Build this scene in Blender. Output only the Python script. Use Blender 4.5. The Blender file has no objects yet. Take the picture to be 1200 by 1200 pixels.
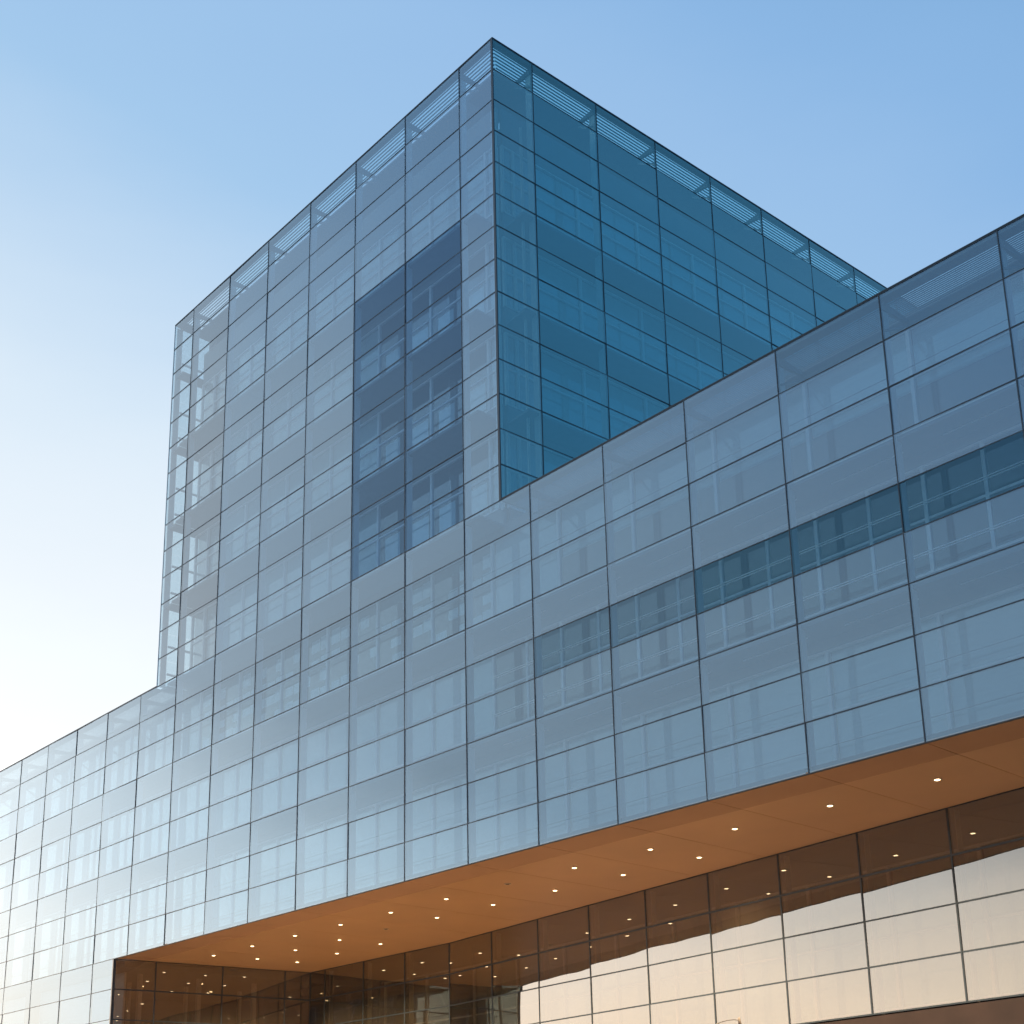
import bpy, math, random
from mathutils import Vector, Matrix, Euler
random.seed(7)
scene = bpy.context.scene
col = scene.collection

# ------------------------------------------------------------------ measures
W, H = 3.4206, 1.4          # bay width, glass row height
ZR = 24.0                   # podium roof
def zr(r): return ZR - r * H
CORNER = 0.5822 * W         # tower corner on the street front
LEFTC = -6.552 * W          # other tower corner
CAV = 1.31                  # depth of the cavity behind the outer glass

# ------------------------------------------------------------------ camera
cd = bpy.data.cameras.new('camera'); cam = bpy.data.objects.new('camera', cd); col.objects.link(cam)
cam.location = (33.23235, -28.70680, ZR - 22.40065)
cam.rotation_euler = (1.8340848, 0.0220963, 0.8210677)
cd.sensor_width = 36; cd.lens = 36 * 1579.9475 / 1200
cd.shift_x = (600 - 613.379) / 1200; cd.shift_y = (942.730 - 600) / 1200
cd.clip_end = 20000
scene.camera = cam
RM = Euler(cam.rotation_euler, 'XYZ').to_matrix()
def pix(p):
    q = RM.transposed() @ (Vector(p) - cam.location)
    if q.z > -0.1: return None
    return (613.379 - 1579.9475 * q.x / q.z, 942.73 + 1579.9475 * q.y / q.z)

# ------------------------------------------------------------------ materials
def new_mat(name):
    m = bpy.data.materials.new(name); m.use_nodes = True
    nt = m.node_tree; nt.nodes.clear()
    return m, nt, nt.nodes.new('ShaderNodeOutputMaterial')
def plain(name, c, rough=.5, metal=0., noise=.08, scale=3., bump=0., stretch=(1, 1, 1), emis=None, spec=.5):
    m, nt, out = new_mat(name); N, L = nt.nodes, nt.links
    b = N.new('ShaderNodeBsdfPrincipled')
    tc = N.new('ShaderNodeTexCoord'); mp = N.new('ShaderNodeMapping'); mp.inputs['Scale'].default_value = stretch
    L.new(tc.outputs['Object'], mp.inputs['Vector'])
    n = N.new('ShaderNodeTexNoise'); n.inputs['Scale'].default_value = scale; n.inputs['Detail'].default_value = 5
    L.new(mp.outputs['Vector'], n.inputs['Vector'])
    r = N.new('ShaderNodeValToRGB')
    r.color_ramp.elements[0].position = .3; r.color_ramp.elements[1].position = .7
    r.color_ramp.elements[0].color = (*[x * (1 - noise) for x in c], 1)
    r.color_ramp.elements[1].color = (*[min(1, x * (1 + noise)) for x in c], 1)
    L.new(n.outputs['Fac'], r.inputs['Fac']); L.new(r.outputs['Color'], b.inputs['Base Color'])
    b.inputs['Roughness'].default_value = rough; b.inputs['Metallic'].default_value = metal
    b.inputs['Specular IOR Level'].default_value = spec
    if bump:
        bp = N.new('ShaderNodeBump'); bp.inputs['Strength'].default_value = bump; bp.inputs['Distance'].default_value = .02
        L.new(n.outputs['Fac'], bp.inputs['Height']); L.new(bp.outputs['Normal'], b.inputs['Normal'])
    if emis:
        b.inputs['Emission Color'].default_value = (*emis[0], 1); b.inputs['Emission Strength'].default_value = emis[1]
    L.new(b.outputs['BSDF'], out.inputs['Surface'])
    return m
def glass(name, tint, f0, frit, fritcol=(.7, .75, .78), wav=.004, wscale=.5, refl=(.56, .80, 1), pw=2.7):
    """coated pane: mirror coat over clear tinted glass with a faint printed dot screen"""
    m, nt, out = new_mat(name); N, L = nt.nodes, nt.links
    geo = N.new('ShaderNodeNewGeometry'); tc = N.new('ShaderNodeTexCoord')
    nz = N.new('ShaderNodeTexNoise'); nz.inputs['Scale'].default_value = wscale; nz.inputs['Detail'].default_value = 1
    L.new(tc.outputs['Object'], nz.inputs['Vector'])
    bp = N.new('ShaderNodeBump'); bp.inputs['Strength'].default_value = 1; bp.inputs['Distance'].default_value = wav
    L.new(nz.outputs['Fac'], bp.inputs['Height'])
    lw = N.new('ShaderNodeLayerWeight'); lw.inputs['Blend'].default_value = .5
    p = N.new('ShaderNodeMath'); p.operation = 'POWER'; p.inputs[1].default_value = pw
    L.new(lw.outputs['Facing'], p.inputs[0])
    ma = N.new('ShaderNodeMath'); ma.operation = 'MULTIPLY_ADD'; ma.inputs[1].default_value = 1 - f0; ma.inputs[2].default_value = f0
    L.new(p.outputs[0], ma.inputs[0])
    inv = N.new('ShaderNodeMath'); inv.operation = 'SUBTRACT'; inv.inputs[0].default_value = 1
    L.new(geo.outputs['Backfacing'], inv.inputs[1])
    fac = N.new('ShaderNodeMath'); fac.operation = 'MULTIPLY'
    L.new(ma.outputs[0], fac.inputs[0]); L.new(inv.outputs[0], fac.inputs[1])
    tr = N.new('ShaderNodeBsdfTransparent')
    tmix = N.new('ShaderNodeMix'); tmix.data_type = 'RGBA'
    tmix.inputs[6].default_value = (*tint, 1); tmix.inputs[7].default_value = (1, 1, 1, 1)
    L.new(geo.outputs['Backfacing'], tmix.inputs[0]); L.new(tmix.outputs[2], tr.inputs['Color'])
    df = N.new('ShaderNodeBsdfDiffuse'); df.inputs['Color'].default_value = (*fritcol, 1)
    ff = N.new('ShaderNodeMath'); ff.operation = 'MULTIPLY'; ff.inputs[1].default_value = frit
    oi = N.new('ShaderNodeObjectInfo'); vr = N.new('ShaderNodeMapRange'); vr.inputs[3].default_value = .80; vr.inputs[4].default_value = 1.15
    L.new(oi.outputs['Random'], vr.inputs[0]); fv = N.new('ShaderNodeMath'); fv.operation = 'MULTIPLY'
    L.new(vr.outputs[0], fv.inputs[0]); L.new(inv.outputs[0], fv.inputs[1]); L.new(fv.outputs[0], ff.inputs[0])
    m1 = N.new('ShaderNodeMixShader'); L.new(ff.outputs[0], m1.inputs[0]); L.new(tr.outputs[0], m1.inputs[1]); L.new(df.outputs[0], m1.inputs[2])
    gl = N.new('ShaderNodeBsdfGlossy'); gl.inputs['Roughness'].default_value = .012; 
    k = N.new('ShaderNodeMath'); k.operation = 'MULTIPLY'; k.use_clamp = True; k.inputs[1].default_value = 1.9; L.new(p.outputs[0], k.inputs[0])
    cmx = N.new('ShaderNodeMix'); cmx.data_type = 'RGBA'; L.new(k.outputs[0], cmx.inputs[0])
    cmx.inputs[6].default_value = (*refl, 1); cmx.inputs[7].default_value = (.96, .96, .95, 1); L.new(cmx.outputs[2], gl.inputs['Color'])
    L.new(bp.outputs['Normal'], gl.inputs['Normal'])
    m2 = N.new('ShaderNodeMixShader'); L.new(fac.outputs[0], m2.inputs[0]); L.new(m1.outputs[0], m2.inputs[1]); L.new(gl.outputs[0], m2.inputs[2])
    L.new(m2.outputs[0], out.inputs['Surface'])
    return m
def blind_mat():
    m, nt, out = new_mat('blind fabric'); N, L = nt.nodes, nt.links
    b = N.new('ShaderNodeBsdfPrincipled'); b.inputs['Roughness'].default_value = .8
    tc = N.new('ShaderNodeTexCoord'); oi = N.new('ShaderNodeObjectInfo')
    mp = N.new('ShaderNodeMapping'); mp.inputs['Scale'].default_value = (.35, .35, 9)
    L.new(tc.outputs['Object'], mp.inputs['Vector'])
    n = N.new('ShaderNodeTexNoise'); n.inputs['Scale'].default_value = 2.2; n.inputs['Detail'].default_value = 4
    L.new(mp.outputs['Vector'], n.inputs['Vector'])
    r = N.new('ShaderNodeValToRGB'); r.color_ramp.elements[0].position = .25; r.color_ramp.elements[1].position = .75
    r.color_ramp.elements[0].color = (.68, .71, .73, 1); r.color_ramp.elements[1].color = (.84, .86, .87, 1)
    L.new(n.outputs['Fac'], r.inputs['Fac'])
    hs = N.new('ShaderNodeHueSaturation'); mr = N.new('ShaderNodeMapRange'); mr.inputs[3].default_value = .86; mr.inputs[4].default_value = 1.08
    L.new(oi.outputs['Random'], mr.inputs[0]); L.new(mr.outputs[0], hs.inputs['Value']); L.new(r.outputs['Color'], hs.inputs['Color'])
    L.new(hs.outputs['Color'], b.inputs['Base Color']); L.new(b.outputs['BSDF'], out.inputs['Surface'])
    return m
M = dict(
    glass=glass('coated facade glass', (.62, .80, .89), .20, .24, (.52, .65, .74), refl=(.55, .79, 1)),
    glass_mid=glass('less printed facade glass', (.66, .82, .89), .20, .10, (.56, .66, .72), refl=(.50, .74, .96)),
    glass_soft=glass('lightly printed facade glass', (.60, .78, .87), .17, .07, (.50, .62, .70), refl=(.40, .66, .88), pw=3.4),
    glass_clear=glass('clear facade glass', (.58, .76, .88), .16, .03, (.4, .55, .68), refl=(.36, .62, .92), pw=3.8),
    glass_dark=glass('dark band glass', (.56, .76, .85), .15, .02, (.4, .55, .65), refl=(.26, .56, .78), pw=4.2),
    glass_top=glass('parapet glass', (.60, .82, .88), .18, .09, (.46, .56, .60)),
    glass_edge=glass('clear corner glass', (.74, .86, .90), .17, .12, (.62, .70, .74), refl=(.7, .86, 1)),
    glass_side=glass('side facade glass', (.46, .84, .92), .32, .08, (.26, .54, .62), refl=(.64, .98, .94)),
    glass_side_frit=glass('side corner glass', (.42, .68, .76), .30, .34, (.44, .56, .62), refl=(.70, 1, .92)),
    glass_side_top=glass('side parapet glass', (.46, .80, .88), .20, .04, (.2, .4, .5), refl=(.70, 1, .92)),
    glass_lobby=glass('lobby glass', (.42, .38, .30), .25, .10, (.36, .32, .24), wav=.012, wscale=.35, refl=(.95, .94, .92)),
    pane=glass('inner window glass', (.70, .82, .84), .10, .0, refl=(1, 1, 1)),
    gasket=plain('dark gasket', (.035, .055, .075), .4),
    fin=plain('pale glass fin', (.62, .68, .70), .3),
    frame=plain('silver window frame', (.72, .75, .77), .4, .0),
    spandrel=plain('grey spandrel board', (.20, .24, .27), .6, noise=.04, scale=.6),
    slab=plain('catwalk plate', (.18, .22, .26), .6),
    room=plain('room surfaces', (.20, .22, .24), .8),
    dark=plain('dark stone cladding', (.035, .022, .019), .65, noise=.25, scale=1.2),
    blind=blind_mat(), panel_pale=plain('pale panel', (.86, .88, .92), .7, noise=.03),
    rail=plain('white rail', (.92, .93, .94), .3),
    wire=plain('steel wire', (.10, .13, .15), .4),
    louvre=plain('aluminium louvre', (.10, .15, .18), .4, .2),
    arm=plain('bracket steel', (.20, .27, .31), .5),
    gutter=plain('parapet gutter', (.16, .20, .23), .6),
    coping=plain('dark coping', (.03, .045, .06), .4),
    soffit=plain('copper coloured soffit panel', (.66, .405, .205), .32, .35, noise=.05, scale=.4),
    edge=plain('darker soffit edge panel', (.46, .27, .15), .45, .3, noise=.05, scale=.4),  # front strip of the soffit, in a darker tone
    trim=plain('lamp trim', (.7, .6, .5), .3, .5),
    lens=plain('lit lamp lens', (1, .9, .7), .4, emis=((1, .74, .42), 6)),
    lensoff=plain('unlit lamp lens', (.10, .06, .04), .3),
    roof=plain('roof membrane', (.28, .28, .27), .9),
    steel=plain('painted post', (.12, .11, .10), .45),
)

# ------------------------------------------------------------------ mesh builder
class MB:
    def __init__(s): s.v = []; s.f = []
    def hexa(s, P):                     # 8 points: bottom 4 ccw, top 4
        k = len(s.v); s.v += [tuple(p) for p in P]
        s.f += [(k, k+3, k+2, k+1), (k+4, k+5, k+6, k+7), (k, k+1, k+5, k+4), (k+1, k+2, k+6, k+5), (k+2, k+3, k+7, k+6), (k+3, k, k+4, k+7)]
    def box(s, x0, x1, y0, y1, z0, z1, T=None):
        P = [(x0, y0, z0), (x1, y0, z0), (x1, y1, z0), (x0, y1, z0), (x0, y0, z1), (x1, y0, z1), (x1, y1, z1), (x0, y1, z1)]
        if T:
            P = [T(*p) for p in P]
            if T.flip: P = [P[i] for i in (3, 2, 1, 0, 7, 6, 5, 4)]
        s.hexa(P)
    def prism(s, pts, z0, z1):          # plan polygon, ccw
        k = len(s.v); n = len(pts)
        s.v += [(x, y, z0) for x, y in pts] + [(x, y, z1) for x, y in pts]
        s.f += [tuple(k + i for i in reversed(range(n))), tuple(k + n + i for i in range(n))]
        s.f += [(k+i, k+(i+1) % n, k+n+(i+1) % n, k+n+i) for i in range(n)]
    def tube(s, a, b, r0, r1=None, n=10, cap=True):
        a, b = Vector(a), Vector(b); r1 = r0 if r1 is None else r1
        d = (b - a).normalized(); u = d.orthogonal().normalized(); w = d.cross(u); k = len(s.v)
        for p, r in ((a, r0), (b, r1)):
            for i in range(n):
                t = 2 * math.pi * i / n; s.v.append(tuple(p + r * (math.cos(t) * u + math.sin(t) * w)))
        s.f += [(k+i, k+(i+1) % n, k+n+(i+1) % n, k+n+i) for i in range(n)]
        if cap: s.f += [tuple(k + i for i in reversed(range(n))), tuple(k + n + i for i in range(n))]
    def build(s, name, mat, root=None, parent=None, smooth=False, **tags):
        me = bpy.data.meshes.new(name); me.from_pydata(s.v, [], s.f); me.materials.append(mat)
        if smooth:
            for p in me.polygons: p.use_smooth = True
        me.validate(); me.update()
        o = bpy.data.objects.new(name, me); col.objects.link(o)
        if parent is not None: o.parent = parent
        elif root is not None: o.parent = root; o.location = -root.location
        for k, v in tags.items(): o[k] = v
        return o
def thing(name, loc, label, cat, group=None):
    o = bpy.data.objects.new(name, None); o.location = loc; col.objects.link(o)
    o['label'] = label; o['category'] = cat
    if group: o['group'] = group
    return o

class Frame:
    """local (along, inward depth, height) -> world for one facade plane"""
    def __init__(s, ox, oy, ang, flip=False):
        s.o = (ox, oy); s.u = (math.cos(ang), math.sin(ang)); sg = -1 if flip else 1
        s.n = (-s.u[1] * sg, s.u[0] * sg); s.flip = flip
    def __call__(s, a, d, z): return (s.o[0] + a * s.u[0] + d * s.n[0], s.o[1] + a * s.u[1] + d * s.n[1], z)

class Panels:
    """collects the outer panes of one thing; the 100 that show largest become parts, the rest one part"""
    def __init__(s, root, name='glass_panel'): s.root = root; s.list = []; s.name = name
    def add(s, T, a0, a1, z0, z1, mat, tilt=.003):
        g = .012
        q = [pix(T(a, 0, z)) for a, z in ((a0, z0), (a1, z0), (a1, z1), (a0, z1))]
        area = 0
        if all(q):
            cx = sum(p[0] for p in q) / 4; cy = sum(p[1] for p in q) / 4
            if -40 < cx < 1240 and -40 < cy < 1240:
                area = abs(sum(q[i][0] * q[(i+1) % 4][1] - q[(i+1) % 4][0] * q[i][1] for i in range(4))) / 2
        s.list.append((area, len(s.list), T, a0 + g, a1 - g, z0 + g, z1 - g, mat, random.gauss(0, tilt), random.gauss(0, tilt)))
    @staticmethod
    def put(mb, T, a0, a1, z0, z1, ta, tz):
        ca, cz = (a0 + a1) / 2, (z0 + z1) / 2
        P = []
        for z in (z0, z1):
            for (a, d) in ((a0, 0), (a1, 0), (a1, .018), (a0, .018)):
                P.append(T(a, .012 + d + (a - ca) * ta + (z - cz) * tz, z))
        if T.flip: P = [P[i] for i in (3, 2, 1, 0, 7, 6, 5, 4)]
        mb.hexa(P)
    def build(s, limit=100, parent=None):
        s.list.sort(key=lambda t: (-t[0], t[1]))
        rest = {}
        for i, (ar, _, T, a0, a1, z0, z1, mat, ta, tz) in enumerate(s.list):
            if i < limit and ar > 0:
                mb = MB(); s.put(mb, T, a0, a1, z0, z1, ta, tz)
                mb.build(s.name, M[mat], s.root, parent=parent)
            else:
                s.put(rest.setdefault(mat, MB()), T, a0, a1, z0, z1, ta, tz)
        if rest:
            big = MB(); mats = list(rest); 
            o = None
            me = bpy.data.meshes.new(s.name); V = []; Fc = []; mi = []
            for j, mt in enumerate(mats):
                k = len(V); V += rest[mt].v; Fc += [tuple(k + x for x in f) for f in rest[mt].f]; mi += [j] * len(rest[mt].f)
            me.from_pydata(V, [], Fc)
            for mt in mats: me.materials.append(M[mt])
            for p, j in zip(me.polygons, mi): p.material_index = j
            me.update()
            o = bpy.data.objects.new(s.name, me); col.objects.link(o)
            if parent is not None: o.parent = parent
            else: o.parent = s.root; o.location = -s.root.location
            o['kind'] = 'stuff'

GW = .0155    # joint half width
def gaskets(root, T, cols, r0, r1, ra=None, w=GW, parent=None):
    """dark joints: one mullion per column line, one transom per row line"""
    for a in cols:
        mb = MB(); mb.box(a - w, a + w, -.004, .10, zr(r1 if ra is None else ra) + (0 if ra is None else GW), zr(r0), T); mb.build('mullion', M['gasket'], root, parent=parent)
    for r in range(r0, r1 + 1):
        mb = MB(); mb.box(cols[0], cols[-1], -.001, .07, zr(r) - w * .85, zr(r) + w * .85, T); mb.build('transom', M['gasket'], root, parent=parent)

rnd0 = random.Random(5)
def window_bay(root, T, a0, a1, zb, zt, cover, style='plain', parent=None):
    """inner window between sill zb and head zt at cavity depth; blind hangs down over a share of it"""
    f = MB(); d0, d1 = CAV, CAV + .10
    f.box(a0 - .055, a0 + .055, d0 - .02, d1, zb, zt, T)
    f.box(a0 + .055, a1 - .055, d0, d1, zt - .07, zt, T); f.box(a0 + .055, a1 - .055, d0, d1, zb, zb + .07, T)
    mid = (zb + zt) / 2
    f.box(a0 + .055, a1 - .055, d0, d1, mid - .035, mid + .035, T)
    if style == 'open' and a1 - a0 > 2.5:
        m = a0 + (a1 - a0) * .5
        f.box(m - .05, m + .05, d0, d1 - .01, zb + .07, mid - .035, T); f.box(m - .05, m + .05, d0, d1 - .01, mid + .035, zt - .07, T)
    fo = f.build('window', M['frame'], root, parent=parent)
    p = MB(); p.box(a0 + .05, a1 - .05, d0 + .04, d0 + .055, zb + .05, zt - .05, T); p.build('pane', M['pane'], parent=fo)
    if cover > 0:
        b = MB(); zz = zt - .06 - (zt - zb - .12) * cover
        if style == 'patch':        # pale pieces in a broken random grid
            n = 5; random.seed(int(a0 * 91 + zb * 7))
            wd = (a1 - a0 - .12) / n
            for i in range(n):
                x = a0 + .06 + i * wd
                for (q0, q1) in ((.04, .20), (.27, .44), (.53, .66), (.72, .93)):
                    if random.random() < .68:
                        b.box(x + random.uniform(.01, .10), x + wd - .02, d1 + .03, d1 + .05, zb + (zt - zb) * q0, zb + (zt - zb) * (q1 - random.uniform(0, .06)), T)
        elif style == 'half':       # pale panels painted as bright light in the lower sash of each half bay
            for (q0, q1) in ((.06, .40), (.52, .93)):
                x0 = a0 + (a1 - a0) * q0; x1 = a0 + (a1 - a0) * q1
                b.box(x0 + .12, x1 - .10, d1 + .03, d1 + .05, zb + .30, mid - .10, T)
                b.box(x0 + .02, x1 - .02, d1 + .06, d1 + .08, zb + .05, zb + .13, T)
        else:
            b.box(a0 + .07, a1 - .07, d1 + .03, d1 + .05, zz, zt - .06, T)
            if b.v and rnd0.random() < .3:      # a few blinds with a folded hem left a little open
                b.box(a0 + .07, a1 - .07, d1 + .02, d1 + .06, max(zb + .02, zz - .02), zz + .03, T)
        if b.v: b.build('blind', M['panel_pale'] if style in ('half', 'patch') else M['blind'], parent=fo)  # half and patch pieces are pale panels, not fabric blinds
    return fo

def storeys(root, T, cols, first, last, a_in0, a_in1, rule, room=7., rails=(), wires=(), parent=None, bottom=None):
    """inner facade of the double skin: catwalks, spandrels, windows, rooms. floors at rows first, first+3, ..."""
    rows = list(range(first, last + 1, 3))
    for r in rows:
        z = zr(r)
        if r == 9: z += .50
        if r != first and r != 9:
            s = MB(); s.box(max(cols[0] + .05, a_in0 - .0), a_in1, .16, CAV, z - .10, z, T); s.build('catwalk', M['slab'], root, parent=parent)
        s = MB(); s.box(a_in0, a_in1, CAV + .02, room, z - .30, z - .02, T)
        s.build('floor_slab', M['room'], root, parent=parent)
        top = z + (.70 if r != first else 0.0) + (1.32 if r == -12 else 0) - (1.0 if r == 9 else 0)
        s = MB(); s.box(a_in0, a_in1, CAV, CAV + .14, z - .42, top - .003, T)
        s.build('spandrel', M['spandrel'], root, parent=parent)
    for r in rows[:-1]:
        zt = zr(r) - .42; zb = zr(r + 3) + (.70 if r + 3 != 9 else .20)
        for a, b in zip(cols[:-1], cols[1:]):
            a0, b0 = max(a, a_in0), min(b, a_in1)
            if b0 - a0 < .3: continue
            cover, style = rule(r, (a + b) / 2)
            window_bay(root, T, a0, b0, zb, zt, cover, style, parent)
    s = MB(); s.box(a_in0, a_in1, room - .1, room, zr(rows[-1]) + .5, zr(rows[0]) - .31, T); s.build('room_wall', M['room'], root, parent=parent)

def fins(root, T, cols, r0, r1, depth=.26, parent=None):
    for a in cols:
        mb = MB(); mb.box(a - .012, a + .012, .11, .11 + depth, zr(r1) + .02, zr(r0) - .2, T); mb.build('glass_fin', M['fin'], root, parent=parent)

def parapet(root, T, cols, z, a0, a1, back=CAV, n=11, deck=None, gut=.40, mitre=(0, 0)):
    """glass parapet row: coping, gutter, louvre blades laid flat, bracket arms"""
    mb = MB(); mb.box(a0, a1, -.01, .12, z + GW, z + .05, T); mb.build('coping', M['coping'], root)
    mb = MB(); mb.box(a0 + .12, a1 - .12, .045, gut, z - .10, z - .02, T); mb.build('gutter', M['gutter'], root)
    mb = MB(); d = gut + .03; st = (back - d) / n
    for i in range(n):
        q = d + i * st; mb.box(a0 + (q if mitre[0] else .1), a1 - (q if mitre[1] else .1), q, q + st * .36, z - .12, z - .09, T)
    mb.build('louvre', M['louvre'], root)
    if deck:
        mb = MB(); mb.box(a0 + (back if mitre[0] else .3), a1 - (back if mitre[1] else .3), back + .01, deck, z - .16, z - .08, T); mb.build('roof_deck', M['gutter'], root)
    for a in cols:
        if a - a0 < .2 or a1 - a < .2: continue
        mb = MB()
        P = [T(a + s_, d_, z_) for z_, s_, d_ in ((z-.44, -.05, .12), (z-.44, .05, .12), (z-.26, .05, back), (z-.26, -.05, back), (z-.16, -.05, .12), (z-.16, .05, .12), (z-.16, .05, back), (z-.16, -.05, back))]
        if T.flip: P = [P[i] for i in (3, 2, 1, 0, 7, 6, 5, 4)]
        mb.hexa(P)
        P = [T(a + s_, d_, z_) for z_, s_, d_ in ((z-1.10, -.025, .12), (z-1.10, .025, .12), (z-.42, .025, back), (z-.42, -.025, back), (z-1.02, -.025, .12), (z-1.02, .025, .12), (z-.34, .025, back), (z-.34, -.025, back))]
        if T.flip: P = [P[i] for i in (3, 2, 1, 0, 7, 6, 5, 4)]
        mb.hexa(P)
        mb.build('bracket', M['arm'], root)

def rail(root, T, a0, a1, d, z, r, mat, name):
    mb = MB(); mb.tube(T(a0, d, z), T(a1, d, z), r, n=6); mb.build(name, M[mat], root, smooth=True)

# ------------------------------------------------------------------ podium
pod = thing('podium_building', (-17, 18, 0), 'long low glass podium with a copper coloured overhang, below the square tower', 'building')
FT = Frame(0, 0, 0)
C0, C1 = -18, 11
pcols = [c * W for c in range(C0, C1 + 1)]
SX = -25.1709                                    # where the recess starts
PP = Panels(pod)
for c in range(C0, C1):
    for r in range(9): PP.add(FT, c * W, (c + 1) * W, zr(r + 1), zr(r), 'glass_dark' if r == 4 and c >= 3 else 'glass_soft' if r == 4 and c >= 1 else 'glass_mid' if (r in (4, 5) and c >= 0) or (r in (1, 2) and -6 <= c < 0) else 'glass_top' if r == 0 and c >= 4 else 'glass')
    if c < -7:
        for r in range(9, 16): PP.add(FT, c * W, min((c + 1) * W, SX), zr(r + 1), zr(r), 'glass')
PP.build(100)
for a in pcols:
    mb = MB(); mb.box(a - GW, a + GW, -.004, .10, zr(9) if a > SX else zr(16), zr(0), FT); mb.build('mullion', M['gasket'], pod)
for r in range(0, 17):
    e = pcols[-1] if r <= 9 else SX
    mb = MB(); mb.box(pcols[0], e, -.001, .07, zr(r) - GW * .85, zr(r) + GW * .85, FT); mb.build('transom', M['gasket'], pod)
mb = MB(); mb.box(SX - .05, SX + .01, -.006, .10, 0, zr(9) - .03); mb.build('mullion', M['gasket'], pod)
mb = MB(); mb.box(pcols[0], SX - .06, .0, .5, 0, zr(16) - .05); mb.build('plinth', M['dark'], pod)

def pod_rule(r, x):
    c = x / W
    if r == 0:
        if c > .5: return .60, 'plain'
        if c < -6 or c > -.1: return 1, 'plain'
        return .9, 'patch'
    if r == 3:
        if c > 1: return 0, 'open'
        if c > 0: return (.0, 'open')
        return 1, 'plain'
    return 1, 'plain'
storeys(pod, FT, pcols, 0, 9, pcols[0] + 1, pcols[-1] - .1, pod_rule, room=8)
fins(pod, FT, pcols, 0, 9)
# parapets left and right of the tower; the tower stands on the podium between them
parapet(pod, FT, [a for a in pcols if a > CORNER], zr(0), CORNER + .02, pcols[-1])
parapet(pod, FT, [a for a in pcols if a < LEFTC], zr(0), pcols[0], LEFTC - .02)
for r in (4.5, 5.5):
    for k in (0, .055): rail(pod, FT, .1 * W, pcols[-1] - .2, .95, zr(r) + .38 + k * 1.3, .017, 'rail', 'handrail')
for r in (1.5, 7.5, 8.5): rail(pod, FT, pcols[0] + 1, pcols[-1] - .2, .95, zr(r) + .22, .010, 'wire', 'guide_wire')
# white bars under the catwalks, painted to stand in for light streaks
for r in (3, 6):
    for c in range(0, C1):
        mb = MB(); mb.box(c * W + .95, c * W + 3.2, .80, .83, zr(r) - .125, zr(r) - .10, FT); mb.build('light_streak', M['rail'], pod)
# roof and body
mb = MB(); mb.box(pcols[0], pcols[-1], CAV + .15, 40, zr(0) - .9, zr(0) - .5); mb.build('roof', M['roof'], pod)
mb = MB(); mb.box(pcols[0], pcols[0] + .3, .2, 40, 0, zr(0) - .9); mb.build('end_wall', M['spandrel'], pod)
mb = MB(); mb.box(pcols[-1] - .09, pcols[-1], .11, 40, zr(9), zr(0) - .9); mb.build('end_wall', M['spandrel'], pod)
mb = MB(); mb.box(pcols[0], pcols[-1], 39.7, 40, 0, zr(0) - .9); mb.build('rear_wall', M['spandrel'], pod)
# lower left inner wall
TL = Frame(0, 0, 0)
for r in range(9, 16, 3):
    mb = MB(); mb.box(pcols[0] + 1, SX - 1.5, CAV, CAV + .1, zr(min(r + 3, 16)) + .1, zr(r) - .35); mb.build('blind', M['blind'], pod)
    mb = MB(); mb.box(pcols[0] + 1, SX - .3, .16, CAV, zr(r) - .12, zr(r) - .02); mb.build('catwalk', M['slab'], pod)

# ------------------------------------------------------------------ recess: side wall, back wall, soffit
K0 = (-23.92949, 10.05)                        # inner corner
a1 = math.radians(-.9); a2 = math.radians(-7.83519)
bayA = [0, 1.2888, 4.5756, 7.8560, 11.1456]
K1 = (K0[0] + bayA[-1] * math.cos(a1), K0[1] + bayA[-1] * math.sin(a1))
bayB = [0] + [3.390 * i for i in range(1, 16)]
TA = Frame(K0[0], K0[1], a1); TB = Frame(K1[0], K1[1], a2)
sv = Vector((K0[0] - SX, K0[1])); SL = sv.length
TS = Frame(SX, 0, math.atan2(sv.y, sv.x))        # inward normal points to -x
bayS = [0, .2006 * SL, .5332 * SL, .8618 * SL, SL]
def sub_wall(T, cols, rlast, tilt, w=.028, mat='glass_lobby', blinds=True):
    base = MB(); base.box(cols[0], cols[-1], .10, .16, zr(rlast) - .16, zr(rlast) - .06, T)
    root = base.build('lobby_wall', M['gasket'], pod)
    ps = Panels(pod)
    for a, b in zip(cols[:-1], cols[1:]):
        for r in range(9, rlast): ps.add(T, a, b, zr(r + 1), zr(r), mat, tilt)
    ps.build(100, parent=root)
    for i, a in enumerate(cols):
        if (i == 0 or (i == len(cols) - 1 and T is TB)) and T is not TS: continue
        mb = MB(); mb.box(a - w, a + w, -.006, .10, zr(rlast), zr(9), T); mb.build('mullion', M['gasket'], parent=root)
    for r in range(9, rlast + 1):
        ww = w * (1.15 if r == 10 else .85)
        mb = MB(); mb.box(cols[0], cols[-1], -.002, .08, zr(r) - ww, zr(r) + (ww if r > 9 else -.004), T); mb.build('transom', M['gasket'], parent=root)
    return root
wA = sub_wall(TA, bayA, 13, .002); wB = sub_wall(TB, bayB, 13, .002); wS = sub_wall(TS, bayS, 16, .002)
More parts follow.
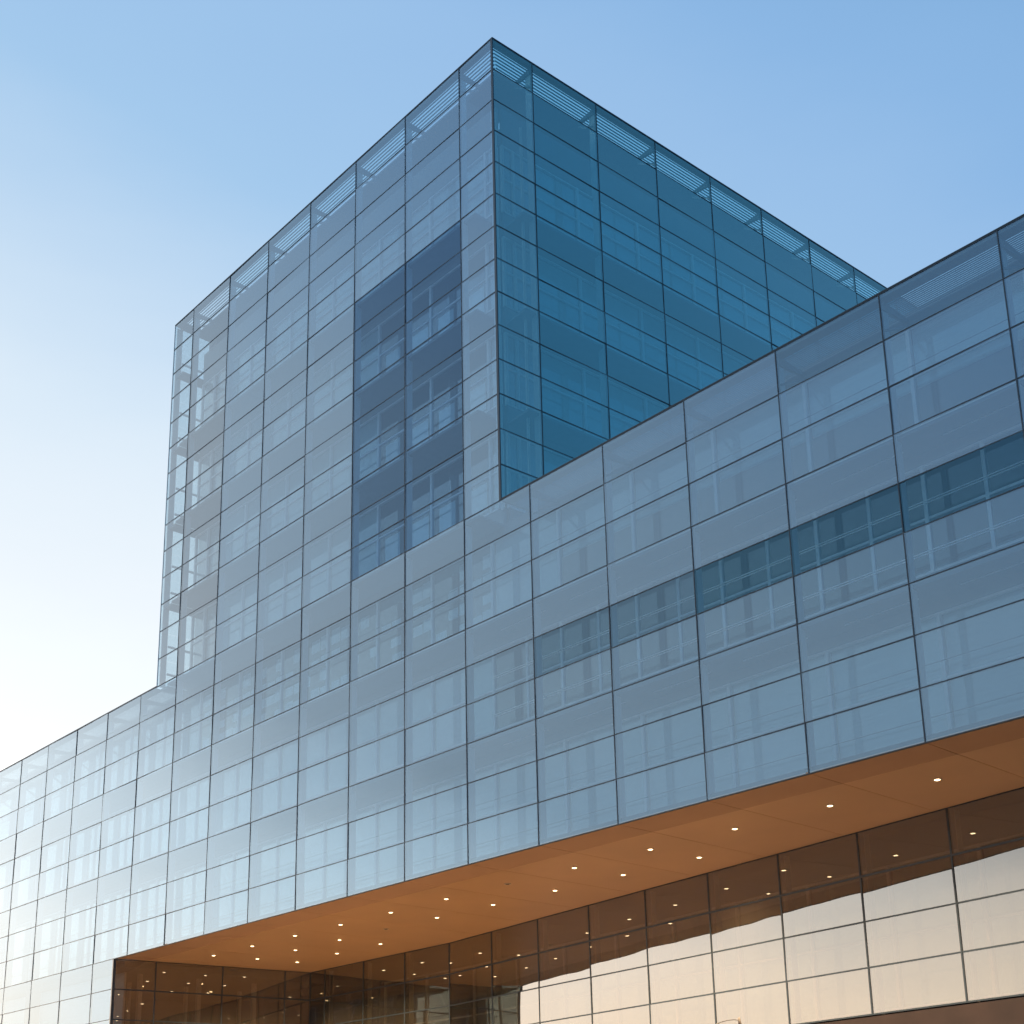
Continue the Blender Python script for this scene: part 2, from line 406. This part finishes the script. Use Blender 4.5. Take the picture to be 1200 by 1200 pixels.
for T, cols, root in ((TA, bayA, wA), (TB, bayB, wB)):
    for a, b in zip(cols[:-1], cols[1:]):
        if T is TA and a < 4: continue
        window_bay(pod, T, a, b, zr(13) + .2, zr(9) - .9, 1 if T is TB else 0, 'plain', parent=root)
    mb = MB(); mb.box(cols[0] - .0, cols[-1], .02, .5, 0, zr(13) - .06, T); mb.build('stone_base', M['dark'], pod)
    mb = MB(); mb.box(cols[0], cols[-1], CAV, CAV + .14, zr(9) - .88, zr(9) - .04, T); mb.build('spandrel', M['spandrel'], pod)
    for a in cols[1:-1]:
        mb = MB(); mb.box(a + .1, a + .115, .2, .45, 0 + zr(13), zr(9) - .05, T); mb.build('glass_fin', M['fin'], parent=root)
# lobby interior behind the side wall: floor plates, columns and a lit desk
mb = MB(); mb.box(-36, -26.6, .6, 12, zr(12) - .3, zr(12)); mb.build('floor_slab', M['room'], pod)
mb = MB(); mb.box(-36, -25.3, .6, 12, zr(9) - .30, zr(9) - .05); mb.build('lobby_ceiling', M['room'], pod)
mb = MB(); mb.box(-36.2, -36, .6, 12, 0, zr(9) - .05); mb.build('room_wall', M['room'], pod)
mb = MB(); mb.box(-36, pcols[-1] - .2, 15, 15.2, 0, zr(9) - .05); mb.build('room_wall', M['room'], pod)
mb = MB(); mb.box(K0[0] + .3, K1[0] - .3, 11.5, 15, zr(9) - .3, zr(9) - .05); mb.build('lobby_ceiling', M['room'], pod)
for k in range(3):
    mb = MB(); y = 2.3 + 3.2 * k; mb.box(-27.3, -27.1, y, y + .2, 0, zr(9) - .3); mb.build('column', M['frame'], pod)
    mb = MB(); mb.box(-30.3, -30.1, y + 1, y + 1.15, 0, zr(9) - .3); mb.build('column', M['frame'], pod)
for (x, y, z) in ((-28.5, 3, zr(9) - .31), (-28.5, 6.5, zr(9) - .31), (-31, 4.5, zr(9) - .31), (-31, 8.5, zr(9) - .31), (-28, 9.2, zr(12) - .31), (-29.5, 4.2, zr(12) - .31), (-27.6, 6.8, zr(12) - .31)):
    mb = MB(); mb.tube((x, y, z - .04), (x, y, z), .07, n=12); mb.build('ceiling_lamp', M['lens'], pod)

# soffit
zs = zr(9)
def yb(x):                                       # back wall line
    if x < K1[0]: return K0[1] + (x - K0[0]) * math.tan(a1)
    return K1[1] + (x - K1[0]) * math.tan(a2)
def sx(y): return SX + (K0[0] - SX) * y / K0[1]
mb = MB(); mb.prism([(SX + .02, .12), (pcols[-1] - .1, .12), (pcols[-1] - .1, yb(pcols[-1]) - .02), (K1[0], K1[1] - .02), (K0[0] + .02, K0[1] - .02)], zs + .06, zs + .20)
mb.build('soffit_backing', M['gasket'], pod)
g = .009; S1 = 1.56
xs = [SX] + [c * W for c in range(-7, C1 + 1)]
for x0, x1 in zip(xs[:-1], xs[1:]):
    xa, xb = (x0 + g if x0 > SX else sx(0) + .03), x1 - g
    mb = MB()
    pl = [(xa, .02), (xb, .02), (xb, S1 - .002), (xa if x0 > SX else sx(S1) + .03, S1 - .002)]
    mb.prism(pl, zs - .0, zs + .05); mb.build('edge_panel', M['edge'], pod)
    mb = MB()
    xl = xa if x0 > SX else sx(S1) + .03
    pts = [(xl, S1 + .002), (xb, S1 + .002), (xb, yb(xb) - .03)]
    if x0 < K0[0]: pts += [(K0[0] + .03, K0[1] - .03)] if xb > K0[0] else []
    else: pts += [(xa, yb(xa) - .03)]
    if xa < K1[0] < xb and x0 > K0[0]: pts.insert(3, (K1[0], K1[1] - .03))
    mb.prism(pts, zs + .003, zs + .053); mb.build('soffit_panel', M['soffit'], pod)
# the first bays left of the inner corner meet the slanting side wall
LIT = [(x, 3.2) for x in (22.40, 18.98, 15.55, 12.13, 8.70, 5.27, 1.82, -4.96, -8.36, -11.72, -15.04, -18.42, -21.73)] + \
      [(x, 5.38) for x in (5.48, 2.05, -1.36, -4.77, -8.16, -14.85, -18.28, -21.47)] + [(x, 7.48) for x in (-14.68, -18.0, -21.28)]
OFF = [(-1.55, 3.2), (-11.5, 5.36)]
ld = bpy.data.lights.new('downlight_beam', 'SPOT'); ld.energy = 2750; ld.color = (1, .66, .36); ld.spot_size = math.radians(120); ld.spot_blend = .8; ld.shadow_soft_size = .1
for i, (x, y) in enumerate(LIT + OFF):
    mb = MB(); n = 20; k = 0
    for j in range(n):                            # trim ring
        t0, t1 = 2 * math.pi * j / n, 2 * math.pi * (j + 1) / n
        ri, ro = .085, .125
        mb.hexa([(x+ro*math.cos(t0), y+ro*math.sin(t0), zs-.02), (x+ro*math.cos(t1), y+ro*math.sin(t1), zs-.02), (x+ri*math.cos(t1), y+ri*math.sin(t1), zs-.02), (x+ri*math.cos(t0), y+ri*math.sin(t0), zs-.02),
                 (x+ro*math.cos(t0), y+ro*math.sin(t0), zs+.02), (x+ro*math.cos(t1), y+ro*math.sin(t1), zs+.02), (x+ri*math.cos(t1), y+ri*math.sin(t1), zs+.02), (x+ri*math.cos(t0), y+ri*math.sin(t0), zs+.02)])
    tr = mb.build('downlight', M['trim'], pod)
    mb = MB(); mb.tube((x, y, zs - .030), (x, y, zs + .002), .058, .084, n=20)
    mb.build('lens', M['lens'] if i < len(LIT) else M['lensoff'], parent=tr)
    if i < len(LIT):
        lo = bpy.data.objects.new('downlight_beam', ld); col.objects.link(lo); lo.parent = pod
        lo.location = Vector((x, y, zs - .06)) - pod.location

# ------------------------------------------------------------------ tower
tow = thing('glass_tower', ((CORNER + LEFTC) / 2, 16, ZR), 'square blue glass tower rising above the long podium, its sharp corner facing the viewer', 'building')
TF = Frame(0, 0, 0)
fcols = [LEFTC] + [c * W for c in range(-6, 1)] + [CORNER]
ar = math.pi / 2 - math.radians(3.5693)
TR = Frame(CORNER, 0, ar)                         # right face; inward = -x
rcols = [0, 2.0012] + [2.0012 + 3.3988 * i for i in range(1, 10)]
TW = Frame(LEFTC, 0, math.pi / 2, flip=True)      # left face; inward = +x
lcols = [0, 2.0] + [2.0 + 3.4 * i for i in range(1, 10)]
TP = Panels(tow)
def pane_kind(T, a, r, mt):
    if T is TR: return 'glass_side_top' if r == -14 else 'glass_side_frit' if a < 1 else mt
    if T is TW or (T is TF and a < -5.5 * W): return 'glass_edge'
    if r == -14: return 'glass_top'
    if T is TF and r >= -9 and -2.1 * W < a < -.5 * W: return 'glass_clear'
    return mt
for T, cols, mt in ((TF, fcols, 'glass'), (TR, rcols, 'glass_side'), (TW, lcols, 'glass')):
    for a, b in zip(cols[:-1], cols[1:]):
        for r in range(-14, 0): TP.add(T, a, b, zr(r + 1), zr(r), pane_kind(T, a, r, mt))
TP.build(100)
gaskets(tow, TF, fcols[1:-1], -14, -1, 0); gaskets(tow, TR, rcols, -14, 0); gaskets(tow, TW, lcols[1:], -14, 0)
for a, b in ((fcols[0], fcols[1]), (fcols[-2], fcols[-1])):
    for r in range(-14, 0):
        mb = MB(); mb.box(a, b, -.0012, .07, zr(r) - GW * .85, zr(r) + GW * .85, TF); mb.build('transom', M['gasket'], tow)
mb = MB(); mb.box(CORNER - .03, CORNER + .006, -.006, .03, zr(0) + .03, zr(-14)); mb.build('corner_post', M['gasket'], tow)
mb = MB(); mb.box(LEFTC - .006, LEFTC + .03, -.006, .03, zr(0) + .03, zr(-14)); mb.build('corner_post', M['fin'], tow)
def tow_rule(r, x):
    c = x / W
    if r == -12: return 1, 'plain'
    if -2 < c < 0 and r >= -9: return 1, 'half'
    return 1, 'plain'
def side_rule(r, x): return 1, 'plain'
EIN = .75
storeys(tow, TF, fcols, -12, 0, LEFTC + EIN, CORNER - CAV, tow_rule, room=7)
storeys(tow, TR, rcols, -12, 0, CAV + .16, rcols[-1], side_rule, room=5)
# left face keeps a narrow see-through cavity
mb = MB(); mb.box(CAV + .16, lcols[-1], EIN, EIN + .2, zr(0), zr(-12.4), TW); mb.build('inner_wall', M['spandrel'], tow)
for r in range(-12, 1, 3):
    mb = MB(); mb.box(.16, lcols[-1], .12, EIN - .01, zr(r) - .22, zr(r) - .11, TW); mb.build('catwalk', M['slab'], tow)
mb = MB(); mb.box(.10, .40, .06, .10, zr(0), zr(-13.9), TW); mb.build('glass_fin', M['fin'], tow)
mb = MB(); mb.box(2.0, 2.3, .11, .13, zr(0), zr(-13.9), TW); mb.build('glass_fin', M['fin'], tow)
for r in range(-13, 0):
    if r % 3 == 0: continue
    mb = MB(); mb.box(.42, 6, .10, .16, zr(r + .5) - .05, zr(r + .5) + .05, TW); mb.build('handrail', M['fin'], tow)
fins(tow, TF, fcols[1:-1], -14, 0); fins(tow, TR, rcols[1:3], -14, 0, .32)
# pale frames seen at the near corner
for (T, a) in ((TF, CORNER - .55), (TR, .30), (TR, 1.72)):
    mb = MB(); mb.box(a, a + .10, .5, .56, zr(0), zr(-12), T); mb.build('corner_frame', M['frame'], tow)
parapet(tow, TF, fcols[1:-1], zr(-14), LEFTC, CORNER, back=1.08, n=6, deck=3, gut=.27, mitre=(0, 1))
parapet(tow, TR, rcols[1:], zr(-14), .0, rcols[-1], back=1.08, n=6, deck=3, gut=.27, mitre=(1, 0))
parapet(tow, TW, lcols[1:], zr(-14), .17, lcols[-1], back=EIN)
xr = CORNER + rcols[-1] * math.sin(math.radians(3.5693)); yr = rcols[-1]
mb = MB(); mb.box(LEFTC + EIN, CORNER - CAV, CAV + .3, yr, zr(-12) - .02, zr(-12) + .5); mb.build('roof', M['roof'], tow)
mb = MB(); mb.box(LEFTC, xr, yr - .5, yr - .2, zr(0), zr(-14) - .2); mb.build('rear_wall', M['spandrel'], tow)

# ------------------------------------------------------------------ street lamp in the forecourt (only its head reaches into view)
sl = thing('street_lamp', (8.60, 3.0, 0), 'slim dark street lamp before the recessed glass wall, only its tip showing', 'street lamp')
mb = MB(); mb.tube((8.62, 3, 0), (8.60, 3, 5.30), .07, .05, n=14); mb.tube((8.60, 3, 5.30), (8.555, 3, 5.70), .055, .035, n=14)
mb.build('pole', M['steel'], sl, smooth=True)
mb = MB(); pts = [(8.57, 3, 5.62), (8.35, 3, 5.66), (8.1, 3, 5.655), (7.9, 3, 5.63), (7.75, 3, 5.60)]
for p, q in zip(pts[:-1], pts[1:]): mb.tube(p, q, .011, n=8)
mb.build('arm', M['steel'], sl)
mb = MB(); mb.tube((7.75, 3, 5.52), (7.75, 3, 5.60), .11, .03, n=16); mb.build('lamp_head', M['steel'], sl)

# ------------------------------------------------------------------ block added out of view, keeps blue sky out of the recessed glass reflections
ob = thing('added_block', (47, -66, 0), 'dark brick block added out of view across the forecourt, blocks the sky mirrored in the recessed glass', 'building')
bm_ = plain('dark brown brick', (.10, .07, .05), .8, noise=.3, scale=6)
mb = MB(); mb.box(2, 95, -75, -58, 0, 27); mb.build('wall', bm_, ob)
mb = MB(); mb.box(1.8, 95.2, -75.2, -57.8, 27, 27.5); mb.build('roof', M['roof'], ob)
for k in range(15):
    for q in range(6):
        x = 4 + k * 6; z = 1.6 + q * 4.2
        mb = MB(); mb.box(x, x + 3.2, -58.02, -57.92, z, z + 2.4); f_ = mb.build('window', M['frame'], ob)
        mb = MB(); mb.box(x + .1, x + 3.1, -57.925, -57.88, z + .1, z + 2.3); mb.build('pane', M['gasket'], parent=f_)

# ------------------------------------------------------------------ ground
def ground_mat():
    m, nt, out = new_mat('paving'); N, L = nt.nodes, nt.links
    b = N.new('ShaderNodeBsdfPrincipled'); b.inputs['Roughness'].default_value = .75
    tc = N.new('ShaderNodeTexCoord'); br = N.new('ShaderNodeTexBrick'); br.inputs['Scale'].default_value = 1.0
    br.inputs['Color1'].default_value = (.34, .29, .25, 1); br.inputs['Color2'].default_value = (.28, .245, .215, 1); br.inputs['Mortar'].default_value = (.12, .11, .10, 1)
    br.inputs['Mortar Size'].default_value = .008; br.inputs['Brick Width'].default_value = 1.2; br.inputs['Row Height'].default_value = .6
    L.new(tc.outputs['Object'], br.inputs['Vector']); L.new(br.outputs['Color'], b.inputs['Base Color']); L.new(b.outputs['BSDF'], out.inputs['Surface'])
    return m
def sheet(name, x0, x1, y0, y1, z, mat):
    me = bpy.data.meshes.new(name); me.from_pydata([(x0, y0, z), (x1, y0, z), (x1, y1, z), (x0, y1, z)], [], [(0, 1, 2, 3)]); me.materials.append(mat)
    o = bpy.data.objects.new(name, me); col.objects.link(o); o['kind'] = 'structure'
sheet('ground', -4000, 4000, -4000, 4000, 0, plain('open ground', (.20, .18, .15), .9, scale=.02, noise=.2))
sheet('pavement', -90, 60, -60, 60, .004, ground_mat())

# ------------------------------------------------------------------ light
SUN_EL, SUN_AZ = 7.0, 190.0        # azimuth counter-clockwise from +x
sd = Vector((math.cos(math.radians(SUN_EL)) * math.cos(math.radians(SUN_AZ)), math.cos(math.radians(SUN_EL)) * math.sin(math.radians(SUN_AZ)), math.sin(math.radians(SUN_EL))))
w = bpy.data.worlds.new('World'); scene.world = w; w.use_nodes = True
nt = w.node_tree; nt.nodes.clear(); N, L = nt.nodes, nt.links
out = N.new('ShaderNodeOutputWorld'); bg = N.new('ShaderNodeBackground')
sky = N.new('ShaderNodeTexSky'); sky.sky_type = 'NISHITA'; sky.sun_disc = False
sky.sun_elevation = math.radians(SUN_EL); sky.sun_rotation = math.radians(90 - SUN_AZ)
def math_node(op, a, b=None, c=None, clamp=False):
    n = N.new('ShaderNodeMath'); n.operation = op; n.use_clamp = clamp
    for i, v in enumerate((a, b, c)):
        if v is None: continue
        if isinstance(v, (int, float)): n.inputs[i].default_value = v
        else: L.new(v, n.inputs[i])
    return n.outputs[0]
geo = N.new('ShaderNodeNewGeometry'); tc = N.new('ShaderNodeTexCoord')
sep = N.new('ShaderNodeSeparateXYZ'); L.new(tc.outputs['Generated'], sep.inputs[0])
dt = N.new('ShaderNodeVectorMath'); dt.operation = 'DOT_PRODUCT'; dt.inputs[1].default_value = (-.988, -.10, .10)
L.new(tc.outputs['Generated'], dt.inputs[0])
ez = math_node('MAXIMUM', sep.outputs['Z'], 0.0)
cl = N.new('ShaderNodeTexNoise'); cl.inputs['Scale'].default_value = 2.2; cl.inputs['Detail'].default_value = 5
mpw = N.new('ShaderNodeMapping'); mpw.inputs['Scale'].default_value = (1, 1, 3.5); L.new(tc.outputs['Generated'], mpw.inputs[0]); L.new(mpw.outputs[0], cl.inputs['Vector'])
v = math_node('MULTIPLY_ADD', dt.outputs['Value'], .5, math_node('MULTIPLY_ADD', ez, -.8, .8))
v = math_node('ADD', v, math_node('MULTIPLY_ADD', cl.outputs['Fac'], .11, -.055))
v = math_node('MULTIPLY_ADD', v, 1 / 1.6, .4 / 1.6, clamp=True)       # -.4..1.2 -> 0..1
def srgb(r, g, b, k=1.):
    f = lambda c: ((c / 255 + .055) / 1.055) ** 2.4 * k if c > 10 else c / 255 / 12.92
    return (f(r), f(g), f(b), 1)
ramp = N.new('ShaderNodeValToRGB'); e = ramp.color_ramp.elements
stops = [(-.4, srgb(48, 98, 160)), (.05, srgb(78, 140, 190)), (.46, srgb(138, 181, 226)), (.51, srgb(150, 189, 230)), (.61, srgb(162, 199, 234)),
         (.775, srgb(216, 232, 246)), (.89, srgb(236, 244, 251)), (.99, srgb(244, 249, 253, 1.08)), (1.06, srgb(249, 249, 246, 1.9)), (1.14, srgb(250, 246, 240, 2.6))]
e[0].position = 0; e[0].color = stops[0][1]; e[1].position = (1.14 + .4) / 1.6; e[1].color = stops[-1][1]
for p, c in stops[1:-1]:
    el = e.new(min(.999, (p + .4) / 1.6)); el.color = c
L.new(v, ramp.inputs[0])
warm = N.new('ShaderNodeMapRange'); warm.interpolation_type = 'SMOOTHSTEP'; warm.inputs[1].default_value = .26; warm.inputs[2].default_value = .02; warm.inputs[3].default_value = 0; warm.inputs[4].default_value = 1
L.new(ez, warm.inputs[0])
wm = N.new('ShaderNodeMix'); wm.data_type = 'RGBA'; wm.blend_type = 'MULTIPLY'; L.new(warm.outputs[0], wm.inputs[0]); L.new(ramp.outputs[0], wm.inputs[6]); wm.inputs[7].default_value = (1.0, .84, .70, 1)
nm = N.new('ShaderNodeMix'); nm.data_type = 'RGBA'; nm.blend_type = 'ADD'; nm.inputs[0].default_value = .012
L.new(wm.outputs[2], nm.inputs[6]); L.new(sky.outputs[0], nm.inputs[7])
L.new(nm.outputs[2], bg.inputs['Color']); bg.inputs['Strength'].default_value = 1.0
L.new(bg.outputs[0], out.inputs['Surface'])
sun = bpy.data.lights.new('sun', 'SUN'); sun.energy = .25; sun.angle = math.radians(10); sun.color = (1, .72, .48)
so = bpy.data.objects.new('sun', sun); col.objects.link(so); so.rotation_euler = (-sd).to_track_quat('-Z', 'Y').to_euler()

scene.render.engine = 'CYCLES'
scene.cycles.max_bounces = 14; scene.cycles.transparent_max_bounces = 24; scene.cycles.glossy_bounces = 6; scene.cycles.diffuse_bounces = 4
scene.cycles.sample_clamp_indirect = 6
scene.view_settings.view_transform = 'Standard'; scene.view_settings.look = 'None'
scene.view_settings.exposure = 0; scene.view_settings.gamma = 1
scene.render.resolution_x = scene.render.resolution_y = 1024
